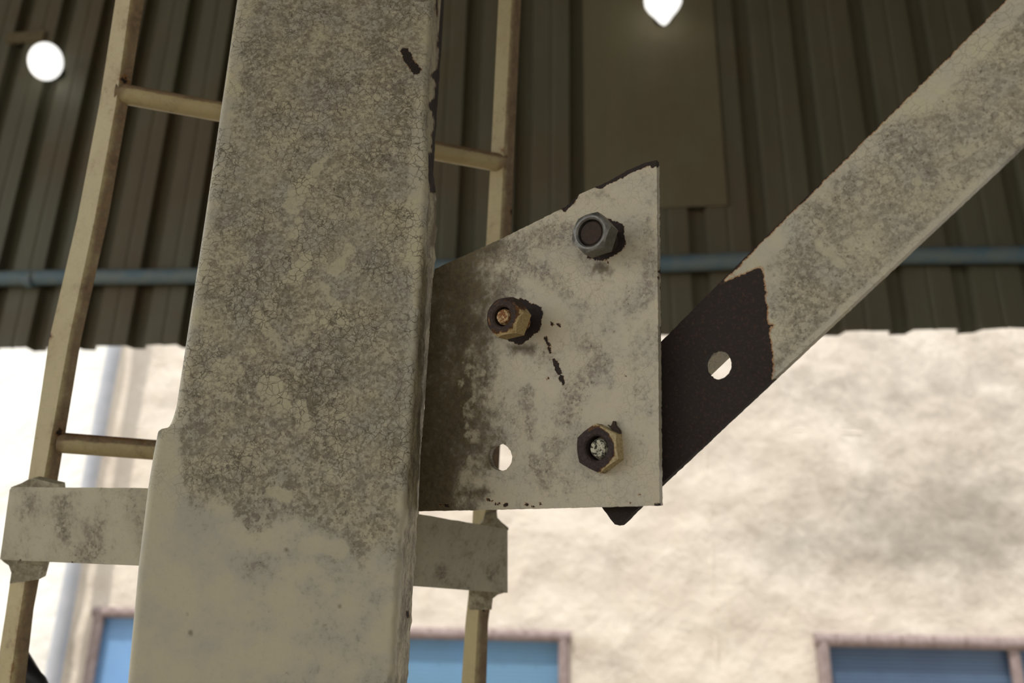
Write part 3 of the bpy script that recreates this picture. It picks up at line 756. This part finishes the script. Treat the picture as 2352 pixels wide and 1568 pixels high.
# bracket strip clamped round ladder and post
st = [(0, 1118, 1284, .815), (28, 1118.5, 1286, .812), (320, 1120, 1298, .755), (620, 1138, 1320, .722), (955, 1179, 1345, .815), (1166, 1215, 1361, .925)]
top, bot = [], []
for (x, yt, yb_, d) in st: top.append(at(x, yt, d)); bot.append(at(x, yb_, d))
bot[0] = at(0, 1284, .815); top[0] = at(22, 1124, .814); st2 = st
F_, B_ = [], []
V, Fc = [], []; nv = 10; ns = 14
rows = []
for i in range(len(top)-1):
    for k in range(ns):
        t_ = k/ns; rows.append((top[i]+(top[i+1]-top[i])*t_, bot[i]+(bot[i+1]-bot[i])*t_))
rows.append((top[-1], bot[-1]))
for ia, (t1, b1) in enumerate(rows):
    d = (rows[min(ia+1, len(rows)-1)][0]-rows[max(ia-1, 0)][0]).normalized(); nb = Vector((-d.y, d.x, 0)).normalized()
    if nb.y < 0: nb = -nb
    for k in range(nv+1): V.append(t1+(b1-t1)*(k/nv) + Vector((0, 0, .0007*MN.noise((ia*.7, k, 2)) if k in (0, nv) else 0)))
    for k in range(nv+1): V.append(t1+(b1-t1)*((nv-k)/nv)+nb*.006)
n = 2*(nv+1)
for j in range(len(rows)-1):
    for i in range(n): Fc.append((j*n+i, j*n+(i+1) % n, (j+1)*n+(i+1) % n, (j+1)*n+i))
Fc += [tuple(range(n)), tuple((len(rows)-1)*n+i for i in range(n))]
va = np.array([tuple(x) for x in V]); P = projn(va)
dirt = np.clip(caps(P, [(140, 1140, 145, 1230, 16), (230, 1200, 215, 1270, 14), (290, 1130, 260, 1150, 10), (60, 1150, 55, 1180, 12), (240, 1250, 180, 1280, 12), (1010, 1300, 1020, 1330, 10), (970, 1240, 967, 1270, 5), (1125, 1310, 1126, 1330, 4), (1060, 1230, 1062, 1250, 5), (980, 1272, 981, 1274, 4)])/18, -.45, .7)
rust = np.clip(np.maximum(caps(P, [(977, 1268, 979, 1272, 1.0)]), -np.abs(P[:, 1]-np.interp(P[:, 0], [0, 312], [1286, 1298]))+.5)/10, -1, .3)
bracket = empty('ladder_bracket', top[3]-Vector((0, 0, .04)), 'flat cream steel strip bracket running behind the post to both ladder rails', 'bracket')
mk('strip', V, Fc, M_clamp, bracket, smooth=30, attrs={'dirt': dirt, 'light': np.full(len(P), -3.), 'rust': rust*0-1.5+(rust > .02)*1.5, 'brown': np.where(P[:, 0] > 900, -1.15, -2.)})
# welded corner wedges between strip and rails
def wedge(poly, depth, th=.012):
    v, f = prism([at(x, y, depth) for x, y in poly], R @ Vector((0, 0, -th)))
    mk('weld', v, f, M_clamp, bracket, attrs={'dirt': [.5]*len(v), 'light': [-3]*len(v), 'rust': [-1.0]*len(v), 'brown': [-.35]*len(v)})
wedge([(28, 1122), (24, 1119), (50, 1109), (66, 1100), (76, 1098), (135, 1112), (136, 1124)], .842)
wedge([(0, 1282), (8, 1290), (20, 1298), (26, 1315), (22, 1340), (90, 1330), (98, 1300), (102, 1284)], .842)
wedge([(1141, 1180), (1142, 1193), (1152, 1204), (1168, 1217), (1140, 1222), (1100, 1205), (1110, 1196), (1113, 1182)], .955)
wedge([(1163, 1356), (1158, 1361), (1142, 1366), (1132, 1374), (1129, 1400), (1078, 1400), (1078, 1352)], .955)
# dark cable end at the foot of the left rail
cb = empty('dark_cable', at(75, 1590, 1.0), 'dark cable at the bottom left behind the left ladder rail', 'cable')
v, f = tube([at(40, 1500, 1.02), at(66, 1545, 1.0), at(84, 1568, 1.0), at(110, 1620, 1.0), at(110, 1900, 1.0)], .011, 12); mk('sheath', v, f, M_post_in, cb, smooth=60)

# ================================================================== lamps
def lamp_mat(name, e):
    s = NT(name); s.b.inputs['Base Color'].default_value = (.9, .9, .88, 1)
    s.b.inputs['Emission Color'].default_value = (1, .99, .95, 1); s.b.inputs['Emission Strength'].default_value = e; return s.m
M_bulb = lamp_mat('lit bulb', 1.25)
def lamp(cx, cy, rpx, tiltpx, depth, label, point=1.0, side=1):
    h = hit(cx, cy, PC, NC); depth = -(RT @ (h-CAM)).z - (.13 if point < 1.2 else .15)
    c = at(cx, cy, depth); r = rpx/F*depth
    axis = (at(cx+tiltpx[0], cy+tiltpx[1], depth)-c).normalized()      # towards the bulb's tip
    e = empty('hanging_lamp', c, label, 'lamp', 'lit bulbs on the dark sheeting')
    if point > 1.2: prof = [(-1.15, .12), (-1.1, .36), (-.95, .55), (-.75, .8), (-.45, .96), (-.1, 1.0), (.2, .97), (.5, .80), (.8, .52), (1.15, .25), (1.3, .06)]
    else: prof = [(1.2*math.cos(t), max(.03, math.sin(t))) for t in np.linspace(math.pi, 0, 17)]
    v, f = tube([c+axis*r*a for a, b in prof], [r*b for a, b in prof], 32); mk('bulb', v, f, M_bulb, e, smooth=50)
    wallp = c - NC*((c-PC).dot(NC))
    v, f = tube([c-NC*r*.6, wallp-NC*.0], [r*.40, r*.45], 24); mk('holder', v, f, M_lamp_holder, e, smooth=40)
lamp(105, 141, 36, (-9, 40), 2.9, 'round lit bulb glowing in the top left corner of the dark sheeting', 1.12)
lamp(1523, 2, 43, (2, 40), 2.8, 'pointed lit bulb glowing at the top edge above the slanted plate', 1.32)
c = hit(62, 88, PC, NC)+NC*.006; v, f = box(c, U*.10, (0, 0, .028), NC*.010)
bt = mk('batten', v, f, M_strap, origin=c, label='short pale timber batten just above the top left bulb', cat='batten')
